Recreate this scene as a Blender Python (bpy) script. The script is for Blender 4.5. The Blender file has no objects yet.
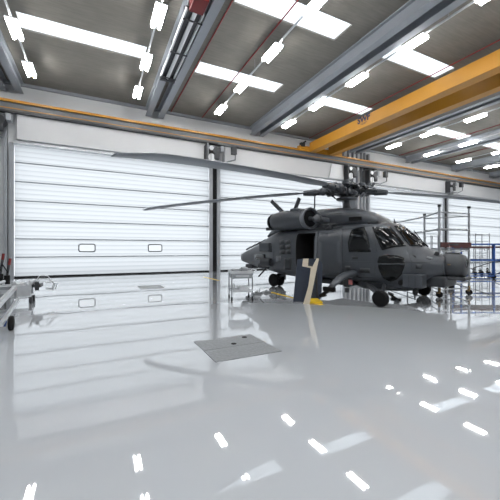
import bpy, bmesh, math, random
from mathutils import Vector, Matrix
from mathutils.bvhtree import BVHTree
random.seed(7)
SC = bpy.context.scene
COL = SC.collection
PI = math.pi
# ---------------------------------------------------------------- camera
F = 314.0; CH = 1.53; TH = math.atan(155/314); S, C = math.sin(TH), math.cos(TH)
D = 20.4                      # distance of the hangar door wall
HZ = 249.0
def cw(lat, dep, z=0.0): return Vector((C*lat + S*dep, -S*lat + C*dep, z))
def ray(px, py):
    u = (px-250)/F; v = (HZ-py)/F
    return Vector((S+u*C, C-u*S, v))
def atz(px, py, z=0.0):
    r = ray(px, py); t = (z-CH)/r.z
    return Vector((r.x*t, r.y*t, z))
def atd(px, py, dep):
    r = ray(px, py)
    return Vector((r.x*dep, r.y*dep, CH+r.z*dep))
cam = bpy.data.cameras.new('camera'); co = bpy.data.objects.new('camera', cam); COL.objects.link(co)
co.location = (0, 0, CH); co.rotation_euler = (PI/2, 0, -TH)
cam.sensor_width = 36; cam.lens = F/500*36; cam.clip_start = .05; cam.clip_end = 300
cam.shift_y = (HZ-250)/500
SC.camera = co
# ---------------------------------------------------------------- materials
def srgb(r, g, b):
    f = lambda c: (c/255/12.92) if c/255 <= .04045 else ((c/255+.055)/1.055)**2.4
    return (f(r), f(g), f(b), 1)
def mat(name, col, rough=.5, metal=0., var=.12, scale=6., bump=0., coat=0., spec=.5):
    m = bpy.data.materials.new(name); m.use_nodes = True
    nt = m.node_tree; N = nt.nodes; L = nt.links
    p = N['Principled BSDF']
    p.inputs['Roughness'].default_value = rough; p.inputs['Metallic'].default_value = metal
    p.inputs['Specular IOR Level'].default_value = spec
    p.inputs['Coat Weight'].default_value = coat
    tc = N.new('ShaderNodeTexCoord'); no = N.new('ShaderNodeTexNoise')
    no.inputs['Scale'].default_value = scale; no.inputs['Detail'].default_value = 4
    L.new(tc.outputs['Object'], no.inputs['Vector'])
    mx = N.new('ShaderNodeMix'); mx.data_type = 'RGBA'
    a = [c*(1-var) for c in col[:3]]+[1]; b = [min(1, c*(1+var)) for c in col[:3]]+[1]
    mx.inputs[6].default_value = a; mx.inputs[7].default_value = b
    L.new(no.outputs['Fac'], mx.inputs[0]); L.new(mx.outputs[2], p.inputs['Base Color'])
    if bump:
        bp = N.new('ShaderNodeBump'); bp.inputs['Strength'].default_value = bump; bp.inputs['Distance'].default_value = .02
        L.new(no.outputs['Fac'], bp.inputs['Height']); L.new(bp.outputs['Normal'], p.inputs['Normal'])
    return m
M = {}
M['wall'] = mat('painted wall', srgb(214, 216, 218), .7, var=.04, scale=1.5)
M['wallgrey'] = mat('grey clad wall', srgb(180, 183, 186), .6, var=.05, scale=1.5)
M['header'] = mat('door hood sheet', srgb(203, 204, 206), .5, var=.04, scale=.6)
M['steel'] = mat('grey painted steel', srgb(150, 154, 159), .45, var=.1, scale=3)
M['steelmid'] = mat('mid grey steel', srgb(108, 112, 116), .5, var=.1, scale=3)
M['beam'] = mat('beam steel paint', srgb(158, 163, 170), .42, var=.08, scale=1.2)
M['darksteel'] = mat('dark steel', srgb(48, 50, 54), .5, var=.2, scale=8)
M['black'] = mat('black rubber', srgb(16, 16, 18), .7, var=.3, scale=20, spec=.2)
M['galv'] = mat('galvanised metal', srgb(205, 208, 211), .35, .5, var=.15, scale=9)
M['alu'] = mat('aluminium tube', srgb(150, 154, 158), .38, .6, var=.1, scale=9)
M['white'] = mat('white enamel', srgb(226, 229, 232), .4, var=.04)
M['yellow'] = mat('crane yellow', srgb(188, 132, 40), .42, var=.07, scale=1.5)
M['safety'] = mat('safety yellow', srgb(214, 178, 20), .5, var=.1)
M['red'] = mat('red paint', srgb(118, 24, 24), .5, var=.1)
M['redpipe'] = mat('red sprinkler pipe', srgb(140, 40, 38), .5, var=.1)
M['maroon'] = mat('maroon toe board', srgb(64, 19, 17), .6, var=.25, scale=14)
M['blue'] = mat('blue steel', srgb(34, 74, 140), .45, var=.1)
M['navy'] = mat('navy panel cloth', srgb(34, 44, 61), .65, var=.15, scale=12)
M['beige'] = mat('beige trim panel', srgb(196, 186, 166), .6, var=.08)
M['hull'] = mat('naval grey paint', srgb(62, 66, 72), .36, var=.16, scale=2.6)
M['hulldark'] = mat('dark grey paint', srgb(42, 45, 50), .45, var=.2, scale=5)
M['hullpale'] = mat('worn grey paint', srgb(98, 102, 108), .42, var=.15, scale=5)
M['radome'] = mat('sensor ball paint', srgb(60, 63, 67), .5, var=.1, scale=5)
M['interior'] = mat('cabin interior', srgb(16, 16, 18), .9, var=.2)
M['blade'] = mat('rotor blade paint', srgb(116, 121, 128), .42, var=.1, scale=2)
M['hubmetal'] = mat('rotor head metal', srgb(70, 73, 78), .38, .5, var=.35, scale=14)
M['brass'] = mat('caster rim', srgb(120, 100, 66), .5, .3, var=.2)
M['pink'] = mat('faded red tag', srgb(206, 130, 128), .6)
M['plate'] = mat('chequer plate', srgb(128, 131, 134), .45, .25, var=.3, scale=26, bump=.25)
M['plate2'] = mat('floor cover', srgb(140, 143, 146), .5, 0, var=.2, scale=20)
M['ink'] = mat('dark blue lettering', srgb(26, 30, 70), .5, var=.02)
M['seam'] = mat('door section joint', srgb(86, 90, 95), .5, .2, var=.1)
M['panelseam'] = mat('panel joint', srgb(48, 51, 56), .5, var=.1)
g = bpy.data.materials.new('tinted glass'); g.use_nodes = True; p = g.node_tree.nodes['Principled BSDF']
p.inputs['Base Color'].default_value = (.006, .007, .008, 1); p.inputs['Roughness'].default_value = .03
p.inputs['Specular IOR Level'].default_value = .3
M['glass'] = g
def refl_mat():
    m = mat('polished reflector', srgb(210, 214, 218), .16, .95, var=.1, scale=9); return m
M['mirror'] = refl_mat()
def emit(name, col, st):
    m = bpy.data.materials.new(name); m.use_nodes = True; nt = m.node_tree
    p = nt.nodes['Principled BSDF']
    p.inputs['Base Color'].default_value = (.9, .9, .9, 1)
    p.inputs['Emission Color'].default_value = col; p.inputs['Emission Strength'].default_value = st
    return m
M['lamp'] = emit('lamp tube', (1, .985, .96, 1), 52)
def translucent(name, col, gloss=.0, ribs=False):
    m = bpy.data.materials.new(name); m.use_nodes = True; nt = m.node_tree; N = nt.nodes; L = nt.links
    for n in list(N): N.remove(n)
    out = N.new('ShaderNodeOutputMaterial'); tr = N.new('ShaderNodeBsdfTranslucent')
    gl = N.new('ShaderNodeBsdfPrincipled'); ad = N.new('ShaderNodeMixShader')
    gl.inputs['Base Color'].default_value = (.55, .58, .6, 1); gl.inputs['Roughness'].default_value = .35
    tr.inputs['Color'].default_value = col
    ad.inputs[0].default_value = gloss
    L.new(tr.outputs[0], ad.inputs[1]); L.new(gl.outputs[0], ad.inputs[2]); L.new(ad.outputs[0], out.inputs[0])
    if ribs:
        tc = N.new('ShaderNodeTexCoord'); sx = N.new('ShaderNodeSeparateXYZ'); L.new(tc.outputs['Object'], sx.inputs[0])
        mu = N.new('ShaderNodeMath'); mu.operation = 'MULTIPLY'; mu.inputs[1].default_value = 1/.249; L.new(sx.outputs['Z'], mu.inputs[0])
        fr = N.new('ShaderNodeMath'); fr.operation = 'FRACT'; L.new(mu.outputs[0], fr.inputs[0])
        cr = N.new('ShaderNodeValToRGB'); e = cr.color_ramp.elements
        c1 = [c*.6 for c in col[:3]]+[1]; c2 = [c*.9 for c in col[:3]]+[1]
        e[0].position = 0; e[0].color = c1; e[1].position = .1; e[1].color = c2
        a = e.new(.18); a.color = col; b = e.new(.62); b.color = col; d = e.new(.72); d.color = c2; q = e.new(.93); q.color = c2; q2 = e.new(1.0); q2.color = c1
        L.new(fr.outputs[0], cr.inputs[0]); L.new(cr.outputs[0], tr.inputs['Color'])
    return m
M['door'] = translucent('translucent door panel', (.143, .150, .155, 1), .12, True)
M['doorwin'] = translucent('door window pane', (.146, .151, .154, 1), .1)
M['skyl'] = translucent('skylight sheet', (.50, .52, .535, 1), 0)
# ceiling: ribbed deck
def ceiling_mat():
    m = mat('grey acoustic deck', srgb(131, 127, 120), .9, var=.16, scale=1.3)
    nt = m.node_tree; N = nt.nodes; L = nt.links; p = N['Principled BSDF']
    old = p.inputs['Base Color'].links[0].from_socket
    tc = N.new('ShaderNodeTexCoord'); mp = N.new('ShaderNodeMapping'); L.new(tc.outputs['Object'], mp.inputs[0])
    mp.inputs['Scale'].default_value = (.55, 7, 1)
    n2 = N.new('ShaderNodeTexNoise'); n2.inputs['Scale'].default_value = 2.2; n2.inputs['Detail'].default_value = 6; L.new(mp.outputs[0], n2.inputs['Vector'])
    cr = N.new('ShaderNodeValToRGB'); e = cr.color_ramp.elements
    e[0].position = .3; e[0].color = (.88, .88, .88, 1); e[1].position = .7; e[1].color = (1.08, 1.08, 1.08, 1)
    L.new(n2.outputs['Fac'], cr.inputs[0])
    mx = N.new('ShaderNodeMix'); mx.data_type = 'RGBA'; mx.blend_type = 'MULTIPLY'; mx.inputs[0].default_value = 1
    L.new(old, mx.inputs[6]); L.new(cr.outputs[0], mx.inputs[7]); L.new(mx.outputs[2], p.inputs['Base Color'])
    return m
M['ceiling'] = ceiling_mat()
def floor_mat():
    m = mat('glossy epoxy floor', srgb(179, 183, 188), .045, var=.035, scale=.5)
    nt = m.node_tree; N = nt.nodes; L = nt.links; p = N['Principled BSDF']
    p.inputs['Specular IOR Level'].default_value = .12
    p.inputs['Coat Weight'].default_value = 1; p.inputs['Coat Roughness'].default_value = .012; p.inputs['Coat IOR'].default_value = 1.52
    tc = N.new('ShaderNodeTexCoord')
    n2 = N.new('ShaderNodeTexNoise'); n2.inputs['Scale'].default_value = .55; n2.inputs['Detail'].default_value = 2; L.new(tc.outputs['Object'], n2.inputs['Vector'])
    bp = N.new('ShaderNodeBump'); bp.inputs['Strength'].default_value = .25; bp.inputs['Distance'].default_value = .012
    L.new(n2.outputs['Fac'], bp.inputs['Height'])
    L.new(bp.outputs['Normal'], p.inputs['Normal']); L.new(bp.outputs['Normal'], p.inputs['Coat Normal'])
    n3 = N.new('ShaderNodeTexNoise'); n3.inputs['Scale'].default_value = .9; n3.inputs['Detail'].default_value = 5; L.new(tc.outputs['Object'], n3.inputs['Vector'])
    cr = N.new('ShaderNodeMapRange'); cr.inputs[1].default_value = .4; cr.inputs[2].default_value = .75; cr.inputs[3].default_value = .03; cr.inputs[4].default_value = .07
    L.new(n3.outputs['Fac'], cr.inputs[0]); L.new(cr.outputs[0], p.inputs['Roughness'])
    return m
M['floor'] = floor_mat()
# ---------------------------------------------------------------- mesh builder
class MB:
    def __init__(s): s.bm = bmesh.new()
    def box(s, c, d, rot=None, bev=0.):
        r = bmesh.ops.create_cube(s.bm, size=1)
        vs = r['verts']
        mt = Matrix.Translation(Vector(c)) @ (rot.to_4x4() if rot else Matrix()) @ Matrix.Diagonal((d[0], d[1], d[2], 1))
        bmesh.ops.transform(s.bm, matrix=mt, verts=vs)
        if bev:
            es = list({e for v in vs for e in v.link_edges})
            bmesh.ops.bevel(s.bm, geom=es, offset=bev, segments=2, affect='EDGES', profile=.5)
        return s
    def bb(s, x0, x1, y0, y1, z0, z1, bev=0.):
        return s.box(((x0+x1)/2, (y0+y1)/2, (z0+z1)/2), (abs(x1-x0), abs(y1-y0), abs(z1-z0)), None, bev)
    def cyl(s, a, b, r0, r1=None, seg=14):
        a = Vector(a); b = Vector(b); r1 = r0 if r1 is None else r1; d = b-a
        q = d.to_track_quat('Z', 'Y').to_matrix().to_4x4()
        bmesh.ops.create_cone(s.bm, cap_ends=True, segments=seg, radius1=r0, radius2=r1, depth=d.length, matrix=Matrix.Translation((a+b)/2) @ q)
        return s
    def tube(s, pts, r, seg=10):
        for i in range(len(pts)-1): s.cyl(pts[i], pts[i+1], r, None, seg)
        for p in pts[1:-1]: s.ball(p, r, 8)
        return s
    def bar(s, a, b, w, h):
        a = Vector(a); b = Vector(b); d = b-a
        q = d.to_track_quat('X', 'Z').to_matrix()
        return s.box((a+b)/2, (d.length, w, h), q)
    def ball(s, c, r, seg=14, sc=(1, 1, 1)):
        bmesh.ops.create_uvsphere(s.bm, u_segments=seg, v_segments=max(6, seg//2+1), radius=r, matrix=Matrix.Translation(Vector(c)) @ Matrix.Diagonal((sc[0], sc[1], sc[2], 1)))
        return s
    def loft(s, rings, closed=True):
        R = [[s.bm.verts.new(p) for p in r] for r in rings]; n = len(R[0])
        for i in range(len(R)-1):
            for k in range(n): s.bm.faces.new((R[i][k], R[i][(k+1) % n], R[i+1][(k+1) % n], R[i+1][k]))
        if closed: s.bm.faces.new(R[0][::-1]); s.bm.faces.new(R[-1])
        return s
    def lathe(s, o, ax, prof, seg=24):
        o = Vector(o); q = Vector(ax).to_track_quat('Z', 'Y').to_matrix()
        R = []
        for (t, r) in prof:
            R.append([s.bm.verts.new(o + q @ Vector((r*math.cos(2*PI*k/seg), r*math.sin(2*PI*k/seg), t))) for k in range(seg)])
        for i in range(len(R)-1):
            for k in range(seg): s.bm.faces.new((R[i][k], R[i][(k+1) % seg], R[i+1][(k+1) % seg], R[i+1][k]))
        s.bm.faces.new(R[0][::-1]); s.bm.faces.new(R[-1])
        return s
    def prism(s, poly, ext):
        ext = Vector(ext)
        a = [s.bm.verts.new(Vector(p)) for p in poly]; b = [s.bm.verts.new(Vector(p)+ext) for p in poly]; n = len(a)
        s.bm.faces.new(a[::-1]); s.bm.faces.new(b)
        for k in range(n): s.bm.faces.new((a[k], a[(k+1) % n], b[(k+1) % n], b[k]))
        return s
    def quad(s, pts): s.bm.faces.new([s.bm.verts.new(Vector(p)) for p in pts]); return s
    def build(s, name, m, parent=None, smooth=None):
        bmesh.ops.recalc_face_normals(s.bm, faces=s.bm.faces)
        me = bpy.data.meshes.new(name); s.bm.to_mesh(me); s.bm.free()
        me.materials.append(M[m] if isinstance(m, str) else m)
        if smooth:
            me.polygons.foreach_set('use_smooth', [True]*len(me.polygons))
            me.set_sharp_from_angle(angle=math.radians(smooth))
        o = bpy.data.objects.new(name, me); COL.objects.link(o)
        if parent: o.parent = parent
        return o
def tag(o, label=None, cat=None, group=None, kind=None):
    if label: o['label'] = label
    if cat: o['category'] = cat
    if group: o['group'] = group
    if kind: o['kind'] = kind
    return o
def thing(name, label, cat, loc=(0, 0, 0), rz=0, group=None):
    o = bpy.data.objects.new(name, None); COL.objects.link(o); o.location = loc; o.rotation_euler = (0, 0, rz)
    o.empty_display_size = .2
    return tag(o, label, cat, group)
def struct(o): o['kind'] = 'structure'; return o
def copy_tree(o, parent=None):
    c = o.copy(); COL.objects.link(c); c.parent = parent
    for ch in list(o.children): copy_tree(ch, c)
    return c
# ---------------------------------------------------------------- setting
XL, XR, YB, ZC = -14.0, 46.0, -16.0, 10.35
struct(MB().bb(XL, XR, YB, D+.6, -.3, 0).build('floor', 'floor'))
COLS = [(-4.75, -3.84), (6.97, 7.72), (18.76, 21.78), (32.37, 33.2), (44.0, 46.0)]
DOORS = [(-3.84, 6.97), (7.72, 18.76), (21.78, 32.37), (33.2, 44.0)]
w = MB().bb(XL, XR, D+.06, D+.5, 7.05, ZC)
w.bb(XL, -4.0, D+.06, D+.5, 0, 7.05)
for a, b in COLS[1:]: w.bb(a+.02, b-.02, D+.1, D+.5, 0, 7.05)
struct(w.build('wall_back', 'wall'))
struct(MB().bb(XL-.3, XL, YB, D+.6, 0, ZC).build('wall_left', 'wallgrey'))
struct(MB().bb(XR, XR+.3, YB, D+.6, 0, ZC).build('wall_right', 'wallgrey'))
struct(MB().bb(XL, XR, YB-.3, YB, 0, ZC).build('wall_front', 'wall'))
# skylights
SKX = [(-9.9, -5.3), (-2.66, 2.05), (4.45, 9.08), (11.45, 15.76), (22.2, 26.5), (29.6, 34.0), (36.8, 41.2)]
SKY = [(-5.7-5+k*5, -5.7-5+k*5+1.05) for k in range(0, 6)]
SKY = [(14.3-5*k, 15.35-5*k) for k in range(6)][::-1]  # all but the two rows nearest the doors are unseen, added for light
xs = sorted({XL, XR, *[v for p in SKX for v in p]}); ys = sorted({YB, D+.5, *[v for p in SKY for v in p]})
c_ = MB()
def is_sky(x, y): return any(a < x < b for a, b in SKX) and any(a < y < b for a, b in SKY)
for i in range(len(xs)-1):
    for j in range(len(ys)-1):
        if not is_sky((xs[i]+xs[i+1])/2, (ys[j]+ys[j+1])/2):
            c_.bb(xs[i], xs[i+1], ys[j], ys[j+1], ZC, ZC+.12)
bmesh.ops.remove_doubles(c_.bm, verts=c_.bm.verts, dist=.001)
struct(c_.build('ceiling', 'ceiling'))
n = 0
for (a, b) in SKX:
    for (y0, y1) in SKY:
        n += 1
        struct(MB().bb(a+.01, b-.01, y0+.01, y1-.01, ZC+.06, ZC+.066).build('window_%d' % n, 'skyl'))
# wall cornice where the deck meets the door wall
struct(MB().bb(XL, XR, D-.10, D+.06, 10.2, ZC).build('trim_1', 'steel'))
# roof beams in pairs: I-sections running away from the doors
def ibeam(x, name='roof_beam'):
    b = MB()
    b.bb(x, x+.34, YB, D-.1, 9.77, 9.80).bb(x, x+.34, YB, D-.1, 10.3, 10.35).bb(x+.14, x+.2, YB, D-.1, 9.8, 10.3)
    struct(b.build(name, 'beam'))
for x0 in (-4.47, 2.8, 10.0, 19.38, 26.53, 33.6, 40.7):
    ibeam(x0); ibeam(x0+.73)
# doors --------------------------------------------------------------
SEAMS = [.06, 1.09, 2.07, 3.07, 4.1, 5.11, 6.12, 7.12]
for di, (a, b) in enumerate(DOORS):
    r = bpy.data.objects.new('door_%d' % (di+1), None); COL.objects.link(r); r['kind'] = 'structure'; r.location = ((a+b)/2, D, 0)
    hw = (b-a)/2
    wins = [(-2.37-.02, -1.56), (1.42, 2.25)]
    for k in range(7):
        z0, z1 = SEAMS[k]+.02, SEAMS[k+1]-.02
        m_ = MB()
        if k == 1:
            cuts = [(-hw+.03, wins[0][0]), (wins[0][1], wins[1][0]), (wins[1][1], hw-.03)]
            for p0, p1 in cuts: m_.quad([(p0, 0, z0), (p1, 0, z0), (p1, 0, z1), (p0, 0, z1)])
            for p0, p1 in wins:
                m_.quad([(p0, 0, z0), (p1, 0, z0), (p1, 0, 1.37), (p0, 0, 1.37)]); m_.quad([(p0, 0, 1.81), (p1, 0, 1.81), (p1, 0, z1), (p0, 0, z1)])
        else: m_.quad([(-hw+.03, 0, z0), (hw-.03, 0, z0), (hw-.03, 0, z1), (-hw+.03, 0, z1)])
        m_.build('door_panel', 'door', r)
        MB().bb(-hw+.03, hw-.03, -.02, .03, SEAMS[k]-.02, SEAMS[k]+.02).build('panel_joint', 'seam', r)
    for p0, p1 in wins:
        MB().quad([(p0, .01, 1.37), (p1, .01, 1.37), (p1, .01, 1.81), (p0, .01, 1.81)]).build('window_pane', 'doorwin', r)
        pts = []
        cx, cz, ww, hh, rr = (p0+p1)/2, 1.59, (p1-p0)/2, .22, .1
        for q in range(4):
            ccx = cx + (ww-rr)*(1 if q in (0, 3) else -1); ccz = cz + (hh-rr)*(1 if q in (0, 1) else -1)
            for t in range(4):
                an = q*PI/2 + t*PI/6; pts.append(Vector((ccx+rr*math.cos(an), -.02, ccz+rr*math.sin(an))))
        pts.append(pts[0]); MB().tube(pts, .03, 6).build('window_frame', 'darksteel', r)
    MB().bb(-hw+.02, hw-.02, -.05, .04, .0, .07).build('bottom_seal', 'black', r)
# door hoods (drum covers)
for di, (a, b) in enumerate(DOORS):
    h = MB().bb(a+.2, b-.22, D-.5, D+.05, 7.22, 8.58, .03).build('trim_%d' % (2+di), 'header'); struct(h)
    struct(MB().bb(a+.05, b-.05, D-.32, D+.05, 7.06, 7.2).build('trim_%d' % (7+di), 'galv'))
# door posts with guide rails
pn = 20
for (a, b) in (COLS[1], COLS[3]):
    m_ = (a+b)/2
    struct(MB().bb(a-.02, a+.22, D-.1, D+.1, 0, 7.1).bb(b-.22, b+.02, D-.1, D+.1, 0, 7.1).build('trim_%d' % pn, 'steel')); pn += 1
    struct(MB().bb(a+.22, b-.22, D-.04, D+.1, 0, 7.1).build('trim_%d' % pn, 'black')); pn += 1
a, b = COLS[0]
struct(MB().bb(-4.0, -3.82, D-.22, D+.1, 0, 7.1).bb(-4.25, -4.1, D-.16, D+.1, 0, 8.6).bb(-4.62, -4.45, D-.1, D+.1, 0, 8.6).build('trim_%d' % pn, 'steel')); pn += 1
a, b = COLS[2]
r_ = MB().bb(a, a+.16, D-.22, D+.12, 0, 9.9).bb(b-.16, b, D-.22, D+.12, 0, 9.9)
for q in (.62, 1.12, 1.62, 2.1, 2.5): r_.bb(a+q, a+q+.1, D-.12, D+.12, 0, 10.0)
struct(r_.build('trim_%d' % pn, 'steel')); pn += 1
# crane runway along the door wall
cr = thing('crane_runway', 'long yellow edged grey runway girder running along the wall above all the doors', 'crane runway', (0, D-.55, 8.52))
MB().bb(XL+.2, XR-.2, -.18, -.08, .50, .62).build('crane_rail', 'yellow', cr)
MB().bb(XL+.2, XR-.2, -.08, .16, .50, .56).build('top_flange', 'steel', cr)
MB().bb(XL+.2, XR-.2, -.03, .05, .05, .50).build('web', 'steelmid', cr)
MB().bb(XL+.2, XR-.2, -.16, .16, -.02, .05).build('bottom_flange', 'darksteel', cr)
MB().bb(XL+.2, XR-.2, -.19, -.165, .15, .19).build('power_rail', 'yellow', cr)
for k in range(12):
    x = -13+5*k
    if x < 45: MB().bb(x, x+.06, .12, .62, .0, .6).build('wall_bracket', 'steel', cr)
# overhead travelling crane
ov = thing('overhead_crane', 'yellow double girder overhead travelling crane spanning the hangar below the roof beams', 'crane', (14.8, D-.55, 9.3))
def girder(x0, x1, name):
    return MB().bb(x0, x1, YB-D+1.2, -.2, -.3, .4, .015).build(name, 'yellow', ov)
g1 = girder(0, .6, 'girder'); g2 = girder(1.85, 2.4, 'girder')
MB().bb(-.9, 3.3, -.21, .16, -.145, .12, .02).build('end_carriage', 'yellow', ov)
MB().bb(-.8, -.45, -.28, -.0, .02, .32, .02).cyl((-.65, -.14, .25), (-.3, -.14, .5), .06).build('travel_motor', 'darksteel', ov)
for x in (-.6, 3.0): MB().cyl((x, -.18, -.05), (x, .18, -.05), .09).build('wheel', 'darksteel', ov)
fc = bpy.data.curves.new('lettering', 'FONT'); fc.body = 'SWF'; fc.size = .50; fc.offset = .022; fc.fill_mode = 'BOTH'; fc.extrude = .004; fc.align_x = 'CENTER'
fo = bpy.data.objects.new('lettering', fc); COL.objects.link(fo); fo.parent = ov
fo.rotation_euler = (PI/2, 0, -PI/2)
bpy.context.view_layer.update()
fm = bpy.data.meshes.new_from_object(fo.evaluated_get(bpy.context.evaluated_depsgraph_get()))
bpy.data.objects.remove(fo); fm.materials.clear(); fm.materials.append(M['ink'])
fo = bpy.data.objects.new('lettering', fm); COL.objects.link(fo); fo.parent = ov
fo.rotation_euler = (PI/2, 0, -PI/2); fo.location = (-.012, 14.2-(D-.55), .06)
tt = MB()
for k, (w_, z_) in enumerate(((.5, -.04), (.34, -.10))): tt.bb(-.008, 0, 14.2-(D-.55)-w_/2, 14.2-(D-.55)+w_/2, z_, z_+.025)
tt.build('rating_line', 'ink', ov)
# lamps --------------------------------------------------------------
LY = [17.43, 14.45, 11.42, 8.45, 5.45, 2.45, -.55, -3.55, -6.55, -9.55, -12.55]  # from the sixth on: unseen lamps added overhead and behind the camera for light
ROWX = [(-2.7, 'row nearest the left end of the hangar'), (2.02, 'row running over the near left of the helicopter'), (6.67, 'row above the door post left of the helicopter'),
        (11.45, 'row beside the yellow crane on its left'), (21.4, 'row just right of the yellow crane'), (26.1, 'second row right of the yellow crane'), (30.8, 'third row right of the yellow crane'), (35.5, 'row farthest right of the yellow crane')]
rown = ['leftmost', 'second from left', 'third from left', 'fourth from left', 'fifth from left', 'sixth from left', 'seventh from left', 'rightmost']
ordn = ['nearest the doors', 'second from the doors', 'third from the doors', 'fourth from the doors', 'fifth from the doors', 'unseen and added for light, sixth from the doors', 'unseen and added for light, seventh from the doors', 'unseen and added for light, eighth from the doors', 'unseen and added for light, ninth from the doors', 'unseen and added for light, tenth from the doors', 'unseen and added for light, farthest from the doors']
lamp = None
for ri, (lx, rd) in enumerate(ROWX):
    lt = thing('lighting_track', 'thin grey ceiling track carrying the %s row of lamps' % rown[ri], 'lighting track', (lx, 0, 9.84))
    MB().bb(-.03, .03, -14, 18.3, 0, .06).build('rail', 'galv', lt)
    for yy in (-11, -5, 1, 7, 13, 18): MB().cyl((0, yy, .05), (0, yy, .51), .012, None, 6).build('hanger', 'steel', lt)
    for li, ly in enumerate(LY):
        if lamp is None:
            lamp = thing('ceiling_lamp', 'x', 'ceiling lamp')
            MB().bb(-.2, .2, -.6, .6, .075, .11, .006).build('housing', 'white', lamp)
            for s in (-1, 1):
                MB().cyl((s*.115, -.57, .01), (s*.115, .57, .01), .058, None, 12).build('tube', 'lamp', lamp, 40)
            MB().bb(-.012, .012, -.6, .6, -.02, .08).build('divider', 'galv', lamp)
            o = lamp
        else: o = copy_tree(lamp)
        o.location = (lx, ly, 9.73)
        o['label'] = 'twin tube ceiling lamp, %s in the %s row' % (ordn[li], rown[ri])
        o['group'] = 'ceiling lamps in rows under the roof'
# red sprinkler pipes
for i, (px, py) in enumerate(((181, 95), (206, 114), (300, 144), (420, 150), (452, 158))):
    x = atz(px, py, 10.25).x
    t = MB().cyl((x, YB+.3, 10.325), (x, D-.12, 10.325), .028, None, 8).build('sprinkler_pipe', 'redpipe', None, 40)
    tag(t, 'thin red sprinkler pipe under the roof, %s of five' % ['first from left', 'second from left', 'third from left', 'fourth from left', 'fifth from left'][i], 'pipe', 'red sprinkler pipes')
# radiant heater between the second pair of beams
ht = thing('radiant_heater', 'long silver tube heater with red burner box hung between two roof beams', 'heater', (3.03, 9.6, 9.38))
MB().bb(-.24, .24, -.05, .62, .02, .36, .02).build('burner_box', 'red', ht)
MB().bb(-.31, .31, .7, 5.3, .2, .26).build('reflector_hood', 'darksteel', ht)
MB().cyl((0, .6, .12), (0, 5.2, .12), .075).build('tube', 'white', ht, 40)
for s in (-1, 1): MB().bb(s*.29-.03, s*.29+.03, .7, 5.3, .1, .22).build('reflector_lip', 'white', ht)
MB().bb(-.34, .34, 5.2, 5.32, -.02, .2).build('end_plate', 'darksteel', ht)
for yy in (1, 3, 5): MB().cyl((-.3, yy, .0), (-.3, yy, .45), .012).cyl((.3, yy, .0), (.3, yy, .45), .012).bb(-.34, .34, yy-.02, yy+.02, -.02, .02).build('hanger', 'darksteel', ht)
# door operators -------------------------------------------------------
def operator(x, z, label, fl=1, arm=True):
    t = thing('door_operator', label, 'door motor', (x, D-.62, z), 0, 'door motors at the tops of the door posts')
    MB().bb(-.62*fl, -.5*fl, -.3, .66, -.05, 1.2, .02).bb(-.62*fl, .2*fl, .1, .2, .95, 1.2, .01).bb(-.62*fl, .1*fl, .05, .12, -.05, .12, .01).build('bracket', 'steelmid', t)
    MB().bb(-.72*fl, -.62*fl, -.38, .1, .0, 1.1, .02).build('side_plate', 'darksteel', t)
    MB().cyl((.02*fl, -.35, .75), (.02*fl, .2, .75), .26).bb(-.16, .2, -.42, -.15, .2, .6, .02).build('motor', 'darksteel', t, 40)
    MB().cyl((-.33*fl, -.34, .3), (-.33*fl, -.15, .3), .24).cyl((-.33*fl, -.34, .9), (-.33*fl, -.15, .9), .15).build('chain_wheel', 'galv', t, 40)
    MB().bb(-.46*fl, -.2*fl, -.3, -.1, .28, .92).build('chain_guard', 'black', t)
    MB().bb(.3*fl, .52*fl, -.36, .1, .76, 1.12, .02).build('control_box', 'steel', t)
    if arm:
        MB().tube([(-.1*fl, -.4, .0), (.5*fl, -.42, .0), (1.3*fl, -.42, .3), (1.35*fl, -.42, 1.15), (.1*fl, -.4, 1.2)], .045, 6).build('guard_frame', 'steelmid', t)
        MB().bb(1.05*fl, 1.4*fl, -.5, -.22, .65, 1.15, .02).build('gearbox', 'darksteel', t)
    MB().cyl((-.4*fl, -.4, -.35), (-.4*fl, -.4, .5), .014).build('hand_chain', 'darksteel', t)
    return t
operator(-4.3, 7.22, 'dark door motor on the post at the far left end of the doors', 1, False)
operator(7.15, 7.22, 'door motor with guard frame on the post behind the rotor blades')
operator(19.2, 7.25, 'door motor on the left side of the wide ribbed column', 1, False)
operator(21.6, 7.15, 'door motor with hanging guard frame on the right side of the wide column')
operator(32.7, 7.25, 'door motor with guard frame on the farthest post above the scaffold')
lb = MB().prism([(16.85, D-.62, 7.25), (18.38, D-.62, 7.25), (18.2, D-.62, 8.4), (17.15, D-.62, 8.4)], (0, .125, 0)).build('cover_plate', 'white')
tag(lb, 'pale cover plate on the door hood left of the wide column', 'cover plate')
# ---------------------------------------------------------------- floor plates and lines
hp = thing('floor_hatch', 'square grey chequer plate hatch in the floor left of the helicopter', 'floor hatch', (1.98, 4.52, 0))
for (y0, y1) in ((-.52, -.005), (.005, .53)): MB().bb(-.52, .52, y0, y1, .0, .008).build('cover', 'plate', hp)
for (x, y) in ((.02, .12), (.33, .38)): MB().cyl((x, y, .008), (x, y, .011), .045, None, 16).build('lifting_hole', 'black', hp)
fp = MB().bb(-.46, .46, -.55, .55, .0, .006).build('floor_cover', 'plate2'); fp.location = (2.02, 13.1, 0)
tag(fp, 'small flat grey cover set in the floor before the leftmost door', 'floor cover')
def strip(p, q, w_, name):
    d = (q-p).normalized(); n_ = Vector((-d.y, d.x, 0))*w_/2
    return struct(MB().prism([p+n_, p-n_, q-n_, q+n_], (0, 0, .004)).build(name, 'safety'))
strip(atz(271, 292.3), atz(322, 305), .13, 'trim_40')
strip(atz(204, 277), atz(219, 280.5), .12, 'trim_41')
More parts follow.
